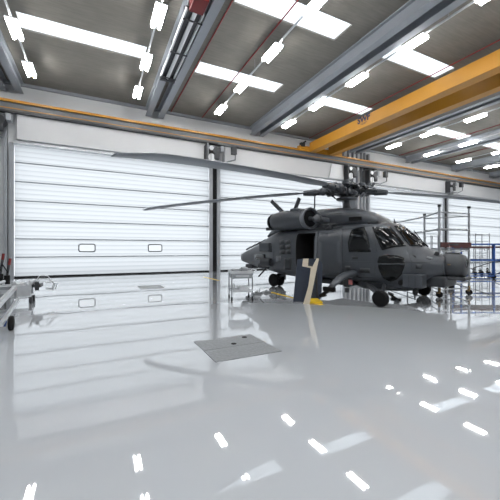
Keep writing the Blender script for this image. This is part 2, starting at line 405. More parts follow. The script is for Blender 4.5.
# ---------------------------------------------------------------- helicopter
AL = math.radians(42); HC = cw(4.35, 9.9, 0)
hd_ = cw(math.sin(AL), -math.cos(AL)); ang = math.atan2(hd_.y, hd_.x)
HE = thing('helicopter', 'dark grey naval helicopter with open cabin door parked on the glossy floor', 'helicopter', HC, ang)
HM = Matrix.Translation(HC) @ Matrix.Rotation(ang, 4, 'Z'); HI = HM.inverted()
def ring(L, zb, zt, hw, n=3., bow=0., yo=0., N=40, nb=None):
    out = []
    zc = (zb+zt)/2; hz = (zt-zb)/2
    for k in range(N):
        a = 2*PI*(k+.5)/N; ca, sa = math.cos(a), math.sin(a)
        e = 2/(n if sa >= 0 else (nb or n))
        yy = math.copysign(abs(ca)**e, ca)
        out.append(Vector((L + bow*(1-abs(yy)**2.2), yo + hw*yy, zc + hz*math.copysign(abs(sa)**e, sa))))
    return out
def interp(tab, n):
    out = []
    for i in range(len(tab)-1):
        p0, p1 = tab[max(0, i-1)], tab[i]; p2, p3 = tab[i+1], tab[min(len(tab)-1, i+2)]
        for k in range(n):
            t = k/n
            out.append(tuple(p1[j] + (p2[j]-p1[j])*t for j in range(len(p1))))
    out.append(tab[-1]); return out
FT = [(-6.95, .98, 1.30, .16, 2.6, 0), (-6.85, .93, 1.36, .26, 2.8, 0), (-6.2, .80, 1.56, .42, 2.8, 0), (-5.4, .67, 1.84, .62, 2.8, 0), (-4.7, .58, 2.1, .86, 2.9, 0), (-4.1, .51, 2.27, 1.05, 3.2, 0),
      (-3.4, .46, 2.33, 1.14, 3.4, 0), (-2.4, .45, 2.34, 1.17, 3.6, 0), (-1.2, .45, 2.34, 1.17, 3.6, 0), (-.5, .43, 2.35, 1.16, 3.6, 0), (-.2, .38, 2.36, 1.14, 3.6, .18), (-.02, .34, 2.33, 1.12, 3.6, .30),
      (.08, .33, 2.24, 1.1, 3.6, .34), (.34, .33, 2.0, 1.06, 3.5, .36), (.64, .37, 1.66, 1.0, 3.2, .36), (.78, .46, 1.57, .95, 2.9, .34), (1.02, .54, 1.49, .85, 2.6, .26), (1.3, .66, 1.4, .70, 2.5, .14), (1.55, .72, 1.36, .57, 2.5, .04), (1.68, .76, 1.32, .47, 2.4, 0)]
fus = MB().loft([ring(*r) for r in interp(FT, 3)]).build('fuselage', 'hull', HE, 50)
bm_ = bmesh.new(); bm_.from_mesh(fus.data); BV = BVHTree.FromBMesh(bm_); bm_.free()
fus.data.materials.append(M['interior'])
# cabin door opening cut into the hull
cut = MB().bb(-2.78, -1.98, -1.5, -.15, .62, 2.08, .06).build('cutter', 'interior')
cut.parent = HE
md = fus.modifiers.new('b', 'BOOLEAN'); md.object = cut; md.operation = 'DIFFERENCE'; md.solver = 'EXACT'
md.material_mode = 'TRANSFER'
bpy.context.view_layer.update()
ev = fus.evaluated_get(bpy.context.evaluated_depsgraph_get()); nm = bpy.data.meshes.new_from_object(ev)
fus.modifiers.clear(); fus.data = nm; nm.name = 'fuselage'
bpy.data.objects.remove(cut)
nm.set_sharp_from_angle(angle=math.radians(50))
def cast(px, py):
    o = HI @ Vector((0, 0, CH)); d = (HI.to_3x3() @ ray(px, py)).normalized()
    h, n_, i, t = BV.ray_cast(o, d)
    return (h, n_) if h is not None else (None, None)
def hpx(px, py, yo):      # point of the plane y = yo of the helicopter seen at that pixel
    o = HI @ Vector((0, 0, CH)); d = HI.to_3x3() @ ray(px, py)
    return o + d*((yo-o.y)/d.y)
def patch(poly, name, m, parent=None, mirror=False, th=.012, step=3., off=.006):
    b = bmesh.new(); pts = []
    for i in range(len(poly)):
        p, q = Vector(poly[i]), Vector(poly[(i+1) % len(poly)]); k = max(1, int((q-p).length/step))
        for j in range(k): pts.append(p+(q-p)*j/k)
    vs = [b.verts.new((p.x, p.y, 0)) for p in pts]
    b.faces.new(vs); bmesh.ops.triangulate(b, faces=b.faces)
    for _ in range(2):
        es = [e for e in b.edges if e.calc_length() > step*1.3]
        if es: bmesh.ops.subdivide_edges(b, edges=es, cuts=1); bmesh.ops.triangulate(b, faces=b.faces)
    bad = []
    for v in b.verts:
        h, n_ = cast(v.co.x, v.co.y)
        if h is None: bad.append(v); continue
        v.co = h + n_*off
    if bad: bmesh.ops.delete(b, geom=bad, context='VERTS')
    if mirror:
        for v in b.verts: v.co.y *= -1
    bmesh.ops.recalc_face_normals(b, faces=b.faces)
    cen = Vector((-1, 0, 1.3))
    if sum(f.normal.dot(f.calc_center_median()-cen) for f in b.faces) < 0: bmesh.ops.reverse_faces(b, faces=b.faces)
    me = bpy.data.meshes.new(name); b.to_mesh(me); b.free(); me.materials.append(M[m])
    me.polygons.foreach_set('use_smooth', [True]*len(me.polygons))
    o = bpy.data.objects.new(name, me); COL.objects.link(o); o.parent = parent or HE
    s_ = o.modifiers.new('s', 'SOLIDIFY'); s_.thickness = th; s_.offset = 1
    return o
# glazing
SIDEWIN = [(349, 251.8), (348.2, 243), (350.5, 233), (352.5, 229.6), (361, 227.4), (365, 227.6), (367.5, 235), (371, 252)]
CHIN = [(379, 256.5), (385, 254.6), (397, 255.5), (404, 258), (404.8, 265), (402, 274), (396, 280), (390.5, 281.4), (384, 278.6), (379.5, 271), (377.6, 262)]
for mi in (False, True):
    patch(SIDEWIN, 'cockpit_window', 'glass', mirror=mi)
    ch = patch(CHIN, 'chin_window', 'glass', mirror=mi)
    patch([(378, 263.3), (404.5, 263.3), (404.5, 264.8), (378, 264.8)], 'window_bar', 'hulldark', ch, mirror=mi, off=.016)
def topatch(poly, name, m, off=.008, parent=None):       # patch given in plan, dropped on the hull from above
    b = bmesh.new(); vs = []
    for i in range(len(poly)):
        p, q = Vector(poly[i]), Vector(poly[(i+1) % len(poly)]); k = max(1, int((q-p).length/.06))
        for j in range(k): vs.append(b.verts.new((*(p+(q-p)*j/k), 0)))
    b.faces.new(vs); bmesh.ops.triangulate(b, faces=b.faces)
    for _ in range(2):
        es = [e for e in b.edges if e.calc_length() > .09]
        if es: bmesh.ops.subdivide_edges(b, edges=es, cuts=1); bmesh.ops.triangulate(b, faces=b.faces)
    for v in b.verts:
        h, n_, i, t = BV.ray_cast(Vector((v.co.x, v.co.y, 5)), Vector((0, 0, -1)))
        v.co = h + n_*off if h is not None else v.co
    bmesh.ops.recalc_face_normals(b, faces=b.faces)
    if sum(f.normal.z for f in b.faces) < 0: bmesh.ops.reverse_faces(b, faces=b.faces)
    me = bpy.data.meshes.new(name); b.to_mesh(me); b.free(); me.materials.append(M[m])
    me.polygons.foreach_set('use_smooth', [True]*len(me.polygons))
    o = bpy.data.objects.new(name, me); COL.objects.link(o); o.parent = parent or HE
    s_ = o.modifiers.new('s', 'SOLIDIFY'); s_.thickness = .012; s_.offset = 1
    return o
PANE = [(372, 227.6), (382, 226.6), (390.5, 227), (398, 236), (406, 246.2), (394, 247.4), (382, 250.4), (376.5, 239)]
patch(PANE, 'windshield', 'glass'); patch(PANE, 'windshield', 'glass', mirror=True)
P2 = [(394, 226.3), (402, 226), (416, 236), (425, 246.4), (409.5, 246.1), (401.5, 236)]
patch(P2, 'windshield', 'glass')
# panel joints and stencil-like hardware on the hull side
sm = MB()
def seam(pts, r=.008):
    out = []
    for i in range(len(pts)-1):
        p, q = Vector(pts[i]), Vector(pts[i+1]); k = max(1, int((q-p).length/4))
        for j in range(k+1):
            h, n_ = cast(*(p+(q-p)*j/k))
            if h is not None: out.append(h+n_*.002)
    for i in range(len(out)-1):
        if (out[i+1]-out[i]).length > 1e-4: sm.cyl(out[i], out[i+1], r, None, 5)
seam([(343, 228), (342, 250), (344, 276)]); seam([(372, 226), (377, 252), (374, 276)]); seam([(344, 276), (374, 277)])
seam([(326, 233), (325, 268)]); seam([(333, 233), (332.5, 268)]); seam([(318, 240), (317, 268)]); seam([(326, 236), (342, 236)])
seam([(274, 246), (273.5, 268)]); seam([(262, 243), (262, 270)]); seam([(252, 250), (252, 265)])
seam([(318, 233), (370, 226)]); seam([(296, 258), (275, 258)]); seam([(405, 262), (430, 262)]); seam([(344, 262), (372, 262)])
seam([(407, 249), (412, 262), (411, 272)])
sm.build('panel_seam', 'panelseam', HE)
for r0 in (240, 245.2, 250.4):
    for c0 in (279.6, 285.6):
        patch([(c0, r0), (c0+5, r0-.3), (c0+5, r0+3.6), (c0, r0+3.8)], 'vent_grille', 'hulldark', off=.004)
patch([(255, 254), (265.5, 254.4), (265.5, 259.8), (255, 259.4)], 'tail_window', 'glass')
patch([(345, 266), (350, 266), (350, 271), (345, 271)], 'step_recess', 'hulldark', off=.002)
patch([(316.2, 232), (318, 231.8), (317, 262), (314.6, 262)], 'door_frame', 'hullpale', off=.012)
patch([(297, 230.5), (317, 228.8), (342, 226.6), (342, 228), (317, 230.3), (297, 232)], 'door_rail', 'hulldark', off=.02)
patch([(318.5, 234), (342, 230), (342, 240), (342, 274), (317, 276)], 'sliding_door', 'hull', off=.02)
patch([(412, 254.6), (416, 255.6), (415.6, 257.8)], 'scuff_mark', 'hulldark', off=.003)
patch([(427, 256.5), (433, 258), (431, 260), (426, 258.6)], 'scuff_mark', 'hullpale', off=.003)
for poly, m_ in (([(276, 256), (281, 255.6), (281, 262), (276, 262)], 'hullpale'), ([(284, 258), (292, 257.6), (291.6, 270), (283.6, 270)], 'hulldark'), ([(266, 247), (272, 245.6), (272, 252), (266, 252)], 'hulldark'),
                 ([(352, 256), (358, 256), (358, 259), (352, 259)], 'hulldark'), ([(360, 268), (370, 268.4), (370, 273), (360, 272.6)], 'hulldark'), ([(328, 258), (334, 258), (333.6, 266), (327.6, 266)], 'hulldark'), ([(416, 264), (422, 264.4), (421.6, 269), (415.6, 268.6)], 'hulldark')):
    patch(poly, 'access_panel', m_, off=.002, th=.006)
# windshield frames and wipers
for s in (-1, 1):
    h1 = Vector((1.08, s*.24, 1.6)); h2 = Vector((.62, s*.42, 2.1))
    MB().cyl(h1, h1+Vector((-.14, s*.02, .12)), .022).cyl(h1+Vector((-.14, s*.02, .12)), h2, .013, None, 8).build('wiper', 'black', HE)
# roof gear: door-track posts and lights over the cockpit
MB().bb(-.3, .05, -.75, -.2, 2.3, 2.38, .02).build('roof_fitting', 'darksteel', HE, 40)
MB().cyl((.1, .3, 2.28), (.06, .3, 2.5), .03, .012).ball((.08, .3, 2.36), .05).build('roof_antenna', 'darksteel', HE, 40)
MB().bb(-1.75, -1.65, -1.0, -.92, 2.2, 2.34).bb(-1.5, -1.4, -1.0, -.92, 2.2, 2.34).cyl((-1.85, -.96, 2.33), (-1.25, -.96, 2.33), .03).build('hoist_mount', 'darksteel', HE)
# engine deck
CT = [(-5.1, 2.02, 2.16, .26, 2.4), (-4.5, 2.05, 2.56, .5, 2.4), (-3.9, 2.1, 2.86, .64, 2.6), (-3.1, 2.1, 2.97, .70, 2.8), (-2.3, 2.1, 3.0, .60, 2.8), (-1.6, 2.12, 2.98, .58, 2.8), (-1.0, 2.14, 2.90, .60, 2.6), (-.45, 2.2, 2.72, .60, 2.5), (-.12, 2.24, 2.54, .50, 2.4), (.03, 2.26, 2.40, .34, 2.2)]
cow = MB().loft([ring(*r, N=32) for r in interp(CT, 3)]).build('engine_cowling', 'hull', HE, 50)
MB().bb(-.98, -.55, -.67, -.62, 2.44, 2.56, .01).build('cowling_vent', 'black', cow)
MB().bb(-1.75, -.6, -.695, -.66, 2.40, 2.415).bb(-2.1, -1.2, -.71, -.66, 2.70, 2.712).build('panel_seam', 'panelseam', cow)
for s in (-1, 1):
    nc = MB().lathe((-2.45, s*.9, 2.60), (-1, 0, 0), [(0, .22), (-.02, .30), (.06, .345), (.3, .36), (.9, .37), (1.35, .35), (1.6, .30), (1.62, .2)], 28).build('engine_nacelle', 'hull', HE, 50)
    MB().lathe((-2.38, s*.93, 2.60), (1, s*.25, 0), [(-.12, .34), (.1, .39), (.15, .37), (.14, .32), (.02, .29), (-.1, .29)], 32).build('intake_ring', 'hullpale', nc, 50)
    MB().cyl((-2.34, s*.935, 2.60), (-2.32, s*.94, 2.60), .295, None, 24).build('intake_mouth', 'black', nc)
    MB().ball((-1.98, s*.98, 2.56), .155, 18, (1.1, 1, 1)).cyl((-1.98, s*.94, 2.56), (-1.8, s*.6, 2.5), .1).cyl((-2.0, s*.98, 2.56), (-2.33, s*.96, 2.6), .07).build('intake_bullet', 'hull', nc, 50)
    MB().lathe((-4.04, s*.9, 2.58), (-1, 0, 0), [(0, .31), (.04, .33), (.16, .28), (.26, .16), (.29, .03)], 24).build('exhaust_cover', 'black', nc, 50)
    MB().bb(-3.1, -2.75, s*.83-.28, s*.83+.28, 2.76, 3.0, .03).build('cowl_hatch', 'hull', nc)
    MB().bb(-4.4, -2.4, s*1.0-.05, s*1.0+.05, 2.26, 2.38, .02).build('engine_fairing', 'hulldark', nc)
# blade antennas on the engine deck
for (p, q, yo) in (((284, 213.5), (271.5, 201), -.3), ((294.5, 211), (299.5, 198), .2)):
    a, b = hpx(*p, yo), hpx(*q, yo)
    MB().bar(a, b, .05, .16).build('blade_antenna', 'hulldark', HE)
# tail boom clutter
MB().bb(-4.75, -4.15, -1.12, -.8, 1.42, 1.78, .05).build('equipment_pod', 'hull', HE)
MB().cyl((-4.6, -1.02, 1.0), (-4.1, -1.02, 1.0), .17).cyl((-5.0, -.8, .84), (-4.5, -.8, .84), .12).build('sonar_pod', 'hulldark', HE, 40)
MB().bb(-4.9, -4.4, -.85, -.6, .86, 1.16, .04).cyl((-4.45, -1.0, .74), (-4.75, -1.1, .42), .03).build('cable_bundle', 'black', HE)
MB().bb(-6.5, -6.0, -.3, .1, .64, .84, .04).build('tail_fold_hinge', 'darksteel', HE)
for i in range(4): MB().cyl((-6.6+i*.32, -.14, 1.50+i*.105), (-6.3+i*.32, -.14, 1.62+i*.105), .035).build('fold_latch', 'darksteel', HE)
# tail wheels
a = atz(276.5, 286.2); lp = HI @ a
tw = MB().bb(lp.x-.05, lp.x+.05, -.12, .12, .24, .7).cyl((lp.x, lp.y-.22, .26), (lp.x, lp.y+.22, .26), .045).bar((lp.x+.02, lp.y+.0, .3), (lp.x+.5, lp.y*.5, .62), .1, .1).build('tail_gear', 'hulldark', HE)
for s in (-1, 1):
    wv = MB().lathe((lp.x, lp.y+s*.17-.075, .265), (0, 1, 0), [(0, .16), (.01, .235), (.05, .265), (.10, .265), (.14, .235), (.15, .16)], 24).build('tail_wheel', 'black', tw, 40)
# main landing gear
mg = HI @ atz(380.5, 307)
for s in (-1, 1):
    yy = mg.y if s < 0 else 1.3
    gs = MB().cyl((mg.x-.3, s*.9, .5), (mg.x-.02, yy-s*.13, .27), .05).bar((mg.x, yy-s*.14, .26), (mg.x-.8, s*.9, .46), .1, .12).build('gear_strut', 'hulldark', HE, 40)
    wh = MB().lathe((mg.x, yy-.1, .222), (0, 1, 0), [(0, .12), (.01, .185), (.05, .215), (.1, .22), (.15, .215), (.19, .185), (.2, .12)], 28).build('main_wheel', 'black', gs, 40)
MB().cyl((mg.x+.45, -.62, .5), (mg.x+.45, -.66, .12), .05, .012).ball((mg.x+.45, -.63, .34), .075, 12, (1, 1, 1.5)).build('probe', 'darksteel', HE, 40)
# belly radome and dark keel
MB().lathe((.0, 0, .29), (0, 0, 1), [(0, .5), (.03, .85), (.1, .98), (.25, 1.0)], 32).build('belly_radome', 'hulldark', HE, 50)
MB().bb(-2.2, -.7, -.85, .85, .36, .5, .04).build('keel_pack', 'hulldark', HE)
# side antenna boxes on the nose
for s in (-1, 1):
    bx = MB().bb(.86, 1.36, s*.86-.17, s*.86+.17, .49, .84, .02).build('antenna_box', 'hull', HE)
    MB().bb(1.02, 1.04, s*.86-.175, s*.86+.175, .52, .8).bb(1.18, 1.2, s*.86-.175, s*.86+.175, .52, .8).build('box_rib', 'panelseam', bx)
    MB().cyl((.80, s*.92, .60), (.80, s*1.0, .60), .08, .07, 18).cyl((.80, s*1.0, .60), (.80, s*1.005, .60), .045, None, 14).build('landing_light', 'black', HE, 40)
MB().bb(1.2, 1.75, -.5, .5, .50, .80, .05).build('chin_fairing', 'hulldark', HE)
MB().bb(1.55, 2.15, -.32, .32, .70, .78, .03).build('turret_shelf', 'darksteel', HE)
# nose sensor
st = MB().lathe((1.58, 0, 1.07), (1, 0, 0), [(0, .33), (.05, .345), (.36, .34), (.46, .31), (.505, .26), (.525, .18)], 28).build('sensor_turret', 'radome', HE, 50)
MB().cyl((2.05, -.02, 1.14), (2.112, -.02, 1.14), .11, None, 24).build('sensor_lens', 'glass', st, 40)
MB().bb(1.7, 2.0, -.3, .3, .72, .8, .03).bb(1.6, 1.95, -.08, .08, 1.38, 1.44, .02).build('turret_bracket', 'hulldark', st)
MB().bb(1.75, 1.82, -.35, -.33, 1.1, 1.13).build('caution_mark', 'brass', st)
MB().cyl((1.45, -.3, 1.33), (1.5, -.3, 1.45), .07, .05).build('nose_probe', 'darksteel', HE)
# weapons pylons
for s in (-1, 1):
    P_ = [(-.55, s*1.12, .78), (-.55, s*1.55, .76), (-.57, s*1.85, .68), (-.62, s*2.1, .52), (-.66, s*2.2, .40)]
    rr_ = [.15, .14, .12, .10, .09]
    rgs = []
    for (x, y, z), q in zip(P_, rr_):
        rgs.append([Vector((x+q*2.0*math.cos(2*PI*k/16)*.55, y, z+q*.72*math.sin(2*PI*k/16))) for k in range(16)])
    py_ = MB().loft(rgs).build('weapons_pylon', 'hull', HE, 50)
    MB().bb(-.88, -.5, s*2.2-.06, s*2.2+.06, .32, .45, .02).bar((-.62, s*2.2, .4), (-.98, s*2.22, .16), .07, .09).bar((-.98, s*2.2, .14), (-.78, s*2.2, .2), .05, .05).build('weapon_rack', 'black', py_)
MB().bb(-.85, -.6, -1.26, -1.05, .36, .66, .06).cyl((-.72, -1.2, .34), (-.72, -1.2, .2), .07).build('fuel_fitting', 'hulldark', HE)
MB().bb(-.62, -.5, -1.29, -1.27, .46, .60).build('warning_tag', 'pink', HE)
# rotor head
HX, HY, HZZ = -1.45, 0, 3.55
MB().lathe((HX, 0, 2.94), (0, 0, 1), [(0, .17), (.08, .12), (.3, .095), (.62, .095)], 20).build('rotor_mast', 'hubmetal', HE, 50)
hub = MB().lathe((HX, 0, 3.36), (0, 0, 1), [(0, .2), (.04, .34), (.12, .38), (.2, .3), (.26, .2), (.34, .2), (.36, .1)], 20).build('rotor_hub', 'hubmetal', HE, 40)
MB().lathe((HX, 0, 3.22), (0, 0, 1), [(0, .3), (.03, .36), (.08, .36), (.1, .26)], 24).build('swashplate', 'hubmetal', hub, 40)
bf = MB().cyl((HX, 0, 3.70), (HX, 0, 3.79), .36, None, 24)
for k in range(4):
    a = k*PI/2+.5; d = Vector((math.cos(a), math.sin(a), 0)); c0 = Vector((HX, 0, 3.745))
    bf.bar(c0, c0+d*.52, .16, .045); bf.cyl(c0+d*.5-Vector((0, 0, .05)), c0+d*.5+Vector((0, 0, .05)), .12, None, 14)
bf.build('vibration_absorber', 'hubmetal', hub, 40)
hubc = HM @ Vector((HX, 0, 0)); hl = Vector((C*hubc.x - S*hubc.y, S*hubc.x + C*hubc.y, 0))
def blade(adeg, drop, R=8.1, pitch=0.):
    dc = Vector((math.cos(math.radians(adeg)), math.sin(math.radians(adeg)), 0))
    dw = cw(dc.x, dc.y); dl = (HI.to_3x3() @ dw).normalized(); n_ = Vector((-dl.y, dl.x, 0)); c0 = Vector((HX, 0, HZZ))
    pos = lambda r: c0 + dl*r - Vector((0, 0, drop*(max(0, r-.7)/(R-.7))**1.6))
    arm = MB().cyl(pos(.22), pos(1.15), .14, .10, 14)
    arm.bar(pos(.5)+n_*.2, pos(1.1)+n_*.12, .07, .07).cyl(pos(.35)-Vector((0, 0, .12)), pos(.35)+Vector((0, 0, .16)), .13, None, 12)
    arm.bar(pos(1.0)-n_*.17, pos(1.4)-n_*.12, .1, .1).ball(pos(.8)+n_*.12, .15, 12).ball(pos(.55)-n_*.18, .13, 10).cyl(pos(.6)-n_*.1-Vector((0,0,.15)), pos(.6)-n_*.1+Vector((0,0,.15)), .07, None, 10).ball(pos(.95)-n_*.12+Vector((0, 0, .05)), .09, 10)
    arm.cyl(pos(1.05), pos(1.5), .13, .09, 10)
    ao = arm.build('blade_arm', 'hubmetal', hub, 40)
    MB().cyl(pos(.62)+n_*.24, Vector((HX, 0, 3.27))+dl*.38+n_*.2, .025, None, 8).cyl(pos(.4)-n_*.22, pos(.85)-n_*.3, .06, None, 10).build('damper', 'hulldark', ao, 40)
    rg = []
    for i in range(29):
        r = 1.35+(R-1.35)*i/28; p = pos(r)
        ch = .53 if r > 2.0 else .2+.33*(r-1.35)/.65
        sweep = 0
        if r > R-.55: q = (r-(R-.55))/.55; sweep = .22*q; ch = .53-.26*q
        sec = []
        for (x, t) in ((.5, 0), (.4, .045), (.15, .075), (-.2, .055), (-.5, .006), (-.5, -.006), (-.2, -.035), (.15, -.05), (.4, -.035)):
            sec.append(p + n_*(x*ch - sweep) + Vector((0, 0, t*ch*1.15 + x*ch*pitch)))
        rg.append(sec)
    return MB().loft(rg).build('rotor_blade', 'blade', HE, 40)
blade(165.9, .40); blade(227.9, .49); blade(7.5, .45, 8.1, .07); blade(71, .55)
# hydraulic lines on the rotor head
ln = MB()
for k in range(6):
    a = k*1.05; ln.tube([(HX+.2*math.cos(a), .2*math.sin(a), 3.6), (HX+.5*math.cos(a+.3), .5*math.sin(a+.3), 3.68), (HX+.9*math.cos(a+.4), .9*math.sin(a+.4), 3.58)], .016, 6)
ln.build('hydraulic_line', 'black', hub)
rc = MB()
random.seed(11)
for k in range(26):
    a = random.uniform(0, 2*PI); r0 = random.uniform(.25, .95); z = random.uniform(3.40, 3.72)
    c0 = Vector((HX+r0*math.cos(a), r0*math.sin(a), z))
    rc.cyl(c0, c0+Vector((random.uniform(-.12, .12), random.uniform(-.12, .12), random.uniform(-.14, .14))), random.uniform(.03, .065), None, 8)
rc.build('fold_fittings', 'hubmetal', hub, 40)['kind'] = 'stuff'
# rear pitch rod seen left of the mast
MB().cyl(hpx(315, 191, -.3), hpx(314.5, 209, -.3), .025, None, 8).build('control_rod', 'darksteel', HE)
# ---------------------------------------------------------------- panels on a stand beside the helicopter
base = atz(307, 303.6); dep0 = S*base.x + C*base.y
def lean(px, py, b0, tilt):     # point of a plane through the ground point b0, square to the view, tilted back
    r = ray(px, py); nrm = Vector((S, C, 0)); up = Vector((0, 0, 1))
    pn_ = (nrm*math.cos(tilt) - up*math.sin(tilt))
    t = (b0-Vector((0, 0, CH))).dot(pn_)/r.dot(pn_)
    return Vector((0, 0, CH)) + r*t
def flat(poly, b0, tilt, name, m, label, cat, grp, th=.035):
    pts = [lean(*p, b0, tilt) for p in poly]
    nrm = (Vector((S, C, 0))*math.cos(tilt) - Vector((0, 0, 1))*math.sin(tilt))
    lo = min(p.z for p in pts)
    pts = [p - Vector((0, 0, min(0, lo))) for p in pts]
    o = MB().prism(pts, nrm*th).build(name, m); tag(o, label, cat, grp); return o
G_ = 'cabin panels propped beside the open door'
tl = math.radians(11)
flat([(297.4, 259.8), (303, 259.2), (302.4, 266), (311.5, 268), (309.5, 286), (305.5, 302.4), (293.2, 302.2)], atz(300, 302.4)+Vector((S, C, 0))*.10, tl, 'trim_panel', 'navy', 'large navy panel propped left of the beige strip beside the cabin door', 'panel', G_)
flat([(303.2, 258.6), (308.6, 258.6), (308, 265.8), (312.6, 266.6), (316.8, 258.4), (319, 258.4), (309.6, 304), (303.4, 304), (308.6, 285.8), (311, 268), (302.4, 266.2)], atz(306, 304), tl, 'trim_panel', 'beige', 'narrow beige trim strip standing between the two navy panels', 'panel', G_)
flat([(309.4, 259), (317, 259.4), (322.4, 263), (322.6, 266), (321.4, 299.4), (309, 300.6)], atz(316, 301)+Vector((S, C, 0))*.16, tl, 'trim_panel', 'navy', 'dark navy panel behind the beige strip, above the yellow foot', 'panel', G_)
rk = thing('panel_rack', 'low rack with yellow foot holding the propped navy panels', 'rack', base+Vector((S, C, 0))*.35, -TH)
MB().bb(.06, .44, -.36, .3, 0, .055, .015).build('foot', 'safety', rk)
MB().cyl((.1, .26, .08), (.1, .42, 1.02), .025).cyl((.42, .26, .08), (.42, .42, 1.02), .025).cyl((.1, .42, 1.02), (.42, .42, 1.02), .025).build('frame', 'darksteel', rk, 40)
# ---------------------------------------------------------------- service trolley
TZ = -math.radians(13)
tr = thing('service_trolley', 'white metal service trolley on casters in front of the tail', 'trolley', atz(240.5, 299.5), TZ)
W2, D2 = .31, .25
MB().bb(-W2-.03, W2+.03, -D2-.03, D2+.03, .80, .84, .008).bb(-W2-.03, W2+.03, -D2-.03, -D2-.01, .84, .88).bb(-W2-.03, W2+.03, D2+.01, D2+.03, .84, .88).bb(-W2-.03, -W2-.01, -D2, D2, .84, .88).bb(W2+.01, W2+.03, -D2, D2, .84, .88).build('top_tray', 'galv', tr)
MB().bb(-W2, W2, -D2, D2, .26, .29, .005).bb(-W2, W2, -D2-.02, -D2, .26, .33).bb(-W2, W2, D2, D2+.02, .26, .33).build('shelf', 'galv', tr)
dr = MB().bb(-W2+.02, W2-.02, -D2-.02, D2-.02, .66, .79, .006).build('drawer', 'steel', tr); MB().bb(-.2, .2, -D2-.045, -D2-.02, .70, .75, .01).build('handle', 'galv', dr)
for sx in (-1, 1):
    for sy in (-1, 1):
        MB().cyl((sx*W2, sy*D2, .1), (sx*W2, sy*D2, .82), .018).build('leg', 'alu', tr, 40)
        cs = MB().bb(sx*W2-.02, sx*W2+.02, sy*D2-.02, sy*D2+.02, .08, .13).build('caster', 'darksteel', tr)
        MB().cyl((sx*W2-.018, sy*D2, .052), (sx*W2+.018, sy*D2, .052), .052, None, 16).build('wheel', 'black', cs, 40)
MB().tube([(W2+.03, -D2, .84), (W2+.12, -D2, .9), (W2+.12, D2, .9), (W2+.03, D2, .84)], .014, 8).build('push_handle', 'galv', tr)
tm = Matrix.Translation(tr.location) @ Matrix.Rotation(TZ, 4, 'Z')
def ontr(x, y, z): return tm @ Vector((x, y, z))
def item(name, mb, m, p, label, cat, grp=None):
    o = mb.build(name, m, None, 40); o.location = p; o.rotation_euler = (0, 0, TZ); tag(o, label, cat, grp); return o
item('instrument_case', MB().bb(-.12, .12, -.1, .1, 0, .09, .015), 'plate2', ontr(-.14, .02, .841), 'grey instrument case on the left of the trolley top', 'case')
item('instrument_case', MB().bb(-.1, .1, -.09, .09, 0, .13, .015), 'alu', ontr(.12, .06, .841), 'taller grey case on the right of the trolley top', 'case')
item('hand_tool', MB().cyl((-.1, 0, .02), (.06, .02, .02), .018).ball((.08, .02, .02), .02), 'darksteel', ontr(.1, -.16, .841), 'dark hand tool lying on the front of the trolley top', 'tool')
item('parts_box', MB().bb(-.16, .16, -.1, .1, 0, .12, .01), 'white', ontr(.08, 0, .291), 'pale parts box on the lower trolley shelf', 'box')
item('spray_can', MB().cyl((0, 0, 0), (0, 0, .17), .032).cyl((0, 0, .17), (0, 0, .2), .015), 'galv', ontr(-.2, .03, .291), 'small metal can on the left of the lower trolley shelf', 'can')
# small floor clutter between trolley and tail wheel
for (px, py, hgt, lab) in ((256.5, 294.5, .12, 'small grey lump of gear on the floor right of the trolley'), (266, 293, .10, 'low grey fitting on the floor below the tail')):
    o = MB().bb(-.16, .16, -.1, .1, 0, hgt*.6, .02).cyl((0, 0, hgt*.5), (.05, .0, hgt), .05, .03).build('floor_fitting', 'plate2', None, 40); o.location = atz(px, py); o.rotation_euler = (0, 0, .3); tag(o, lab, 'fitting')
# ---------------------------------------------------------------- scaffold platform at the nose
A_ = atz(439.3, 297.5); B_ = atz(469, 295); Cc = atz(424.5, 291); Dd = B_ + Cc - A_
ux = (B_-A_).normalized(); uy = (Cc-A_).normalized()
E3 = cw((386-250)/F*15.2, 15.2); E4 = E3 + Dd - Cc
sc = thing('work_platform', 'tall aluminium scaffold platform with maroon board standing behind the nose', 'scaffold', A_)
def rel(p, z=0): return Vector((p.x-A_.x, p.y-A_.y, z))
PO = [(A_, 2.86), (B_, 2.88), (Cc, 2.74), (Dd, 1.5), (E3, 2.74), (E4, 1.5)]
for (p, h) in PO:
    po = MB().cyl(rel(p, .16), rel(p, h), .034, None, 12).build('post', 'alu', sc, 40)
    MB().cyl(rel(p, h), rel(p, h+.07), .048).build('post_cap', 'black', po)
    ca = MB().cyl(rel(p, .12), rel(p, .3), .04).bar(rel(p, .16)-ux*.13, rel(p, .12)+ux*.13, .04, .03).build('caster', 'brass', sc, 40)
    MB().cyl(rel(p, .095)-uy*.035, rel(p, .095)+uy*.035, .095, None, 18).build('wheel', 'black', ca, 40)
for z in (2.70, 2.16):
    for (p, q) in ((A_, B_), (A_, Cc), (Cc, E3)):
        MB().cyl(rel(p, z), rel(q, z), .027, None, 10).build('guard_rail', 'alu', sc, 40)
for z in (2.64, 2.20):
    MB().cyl(rel(Cc, z), rel(B_, z-.02), .02, None, 10).build('guard_rail', 'alu', sc, 40)
for z in (.24, .42, 1.46):
    for (p, q) in ((A_, B_), (A_, Cc), (B_, Dd), (Cc, E3), (E3, E4), (Dd, E4)):
        MB().cyl(rel(p, z), rel(q, z), .02, None, 10).build('ledger', 'alu', sc, 40)
for (p, q) in ((A_, Cc), (Cc, E3), (E3, E4)):
    MB().cyl(rel(p, .42), rel(q, 1.46), .016, None, 8).build('brace', 'alu', sc, 40)
dk = [rel(A_, 1.5), rel(B_, 1.5), rel(Dd, 1.5), rel(E4, 1.5), rel(E3, 1.5), rel(Cc, 1.5)]
MB().prism(dk, (0, 0, .06)).build('deck', 'steelmid', sc)
tb = MB().bar(rel(A_, 1.66)-uy*.05+ux*.03, rel(B_, 1.66)-uy*.05+ux*.06, .04, .17).build('toe_board', 'maroon', sc)
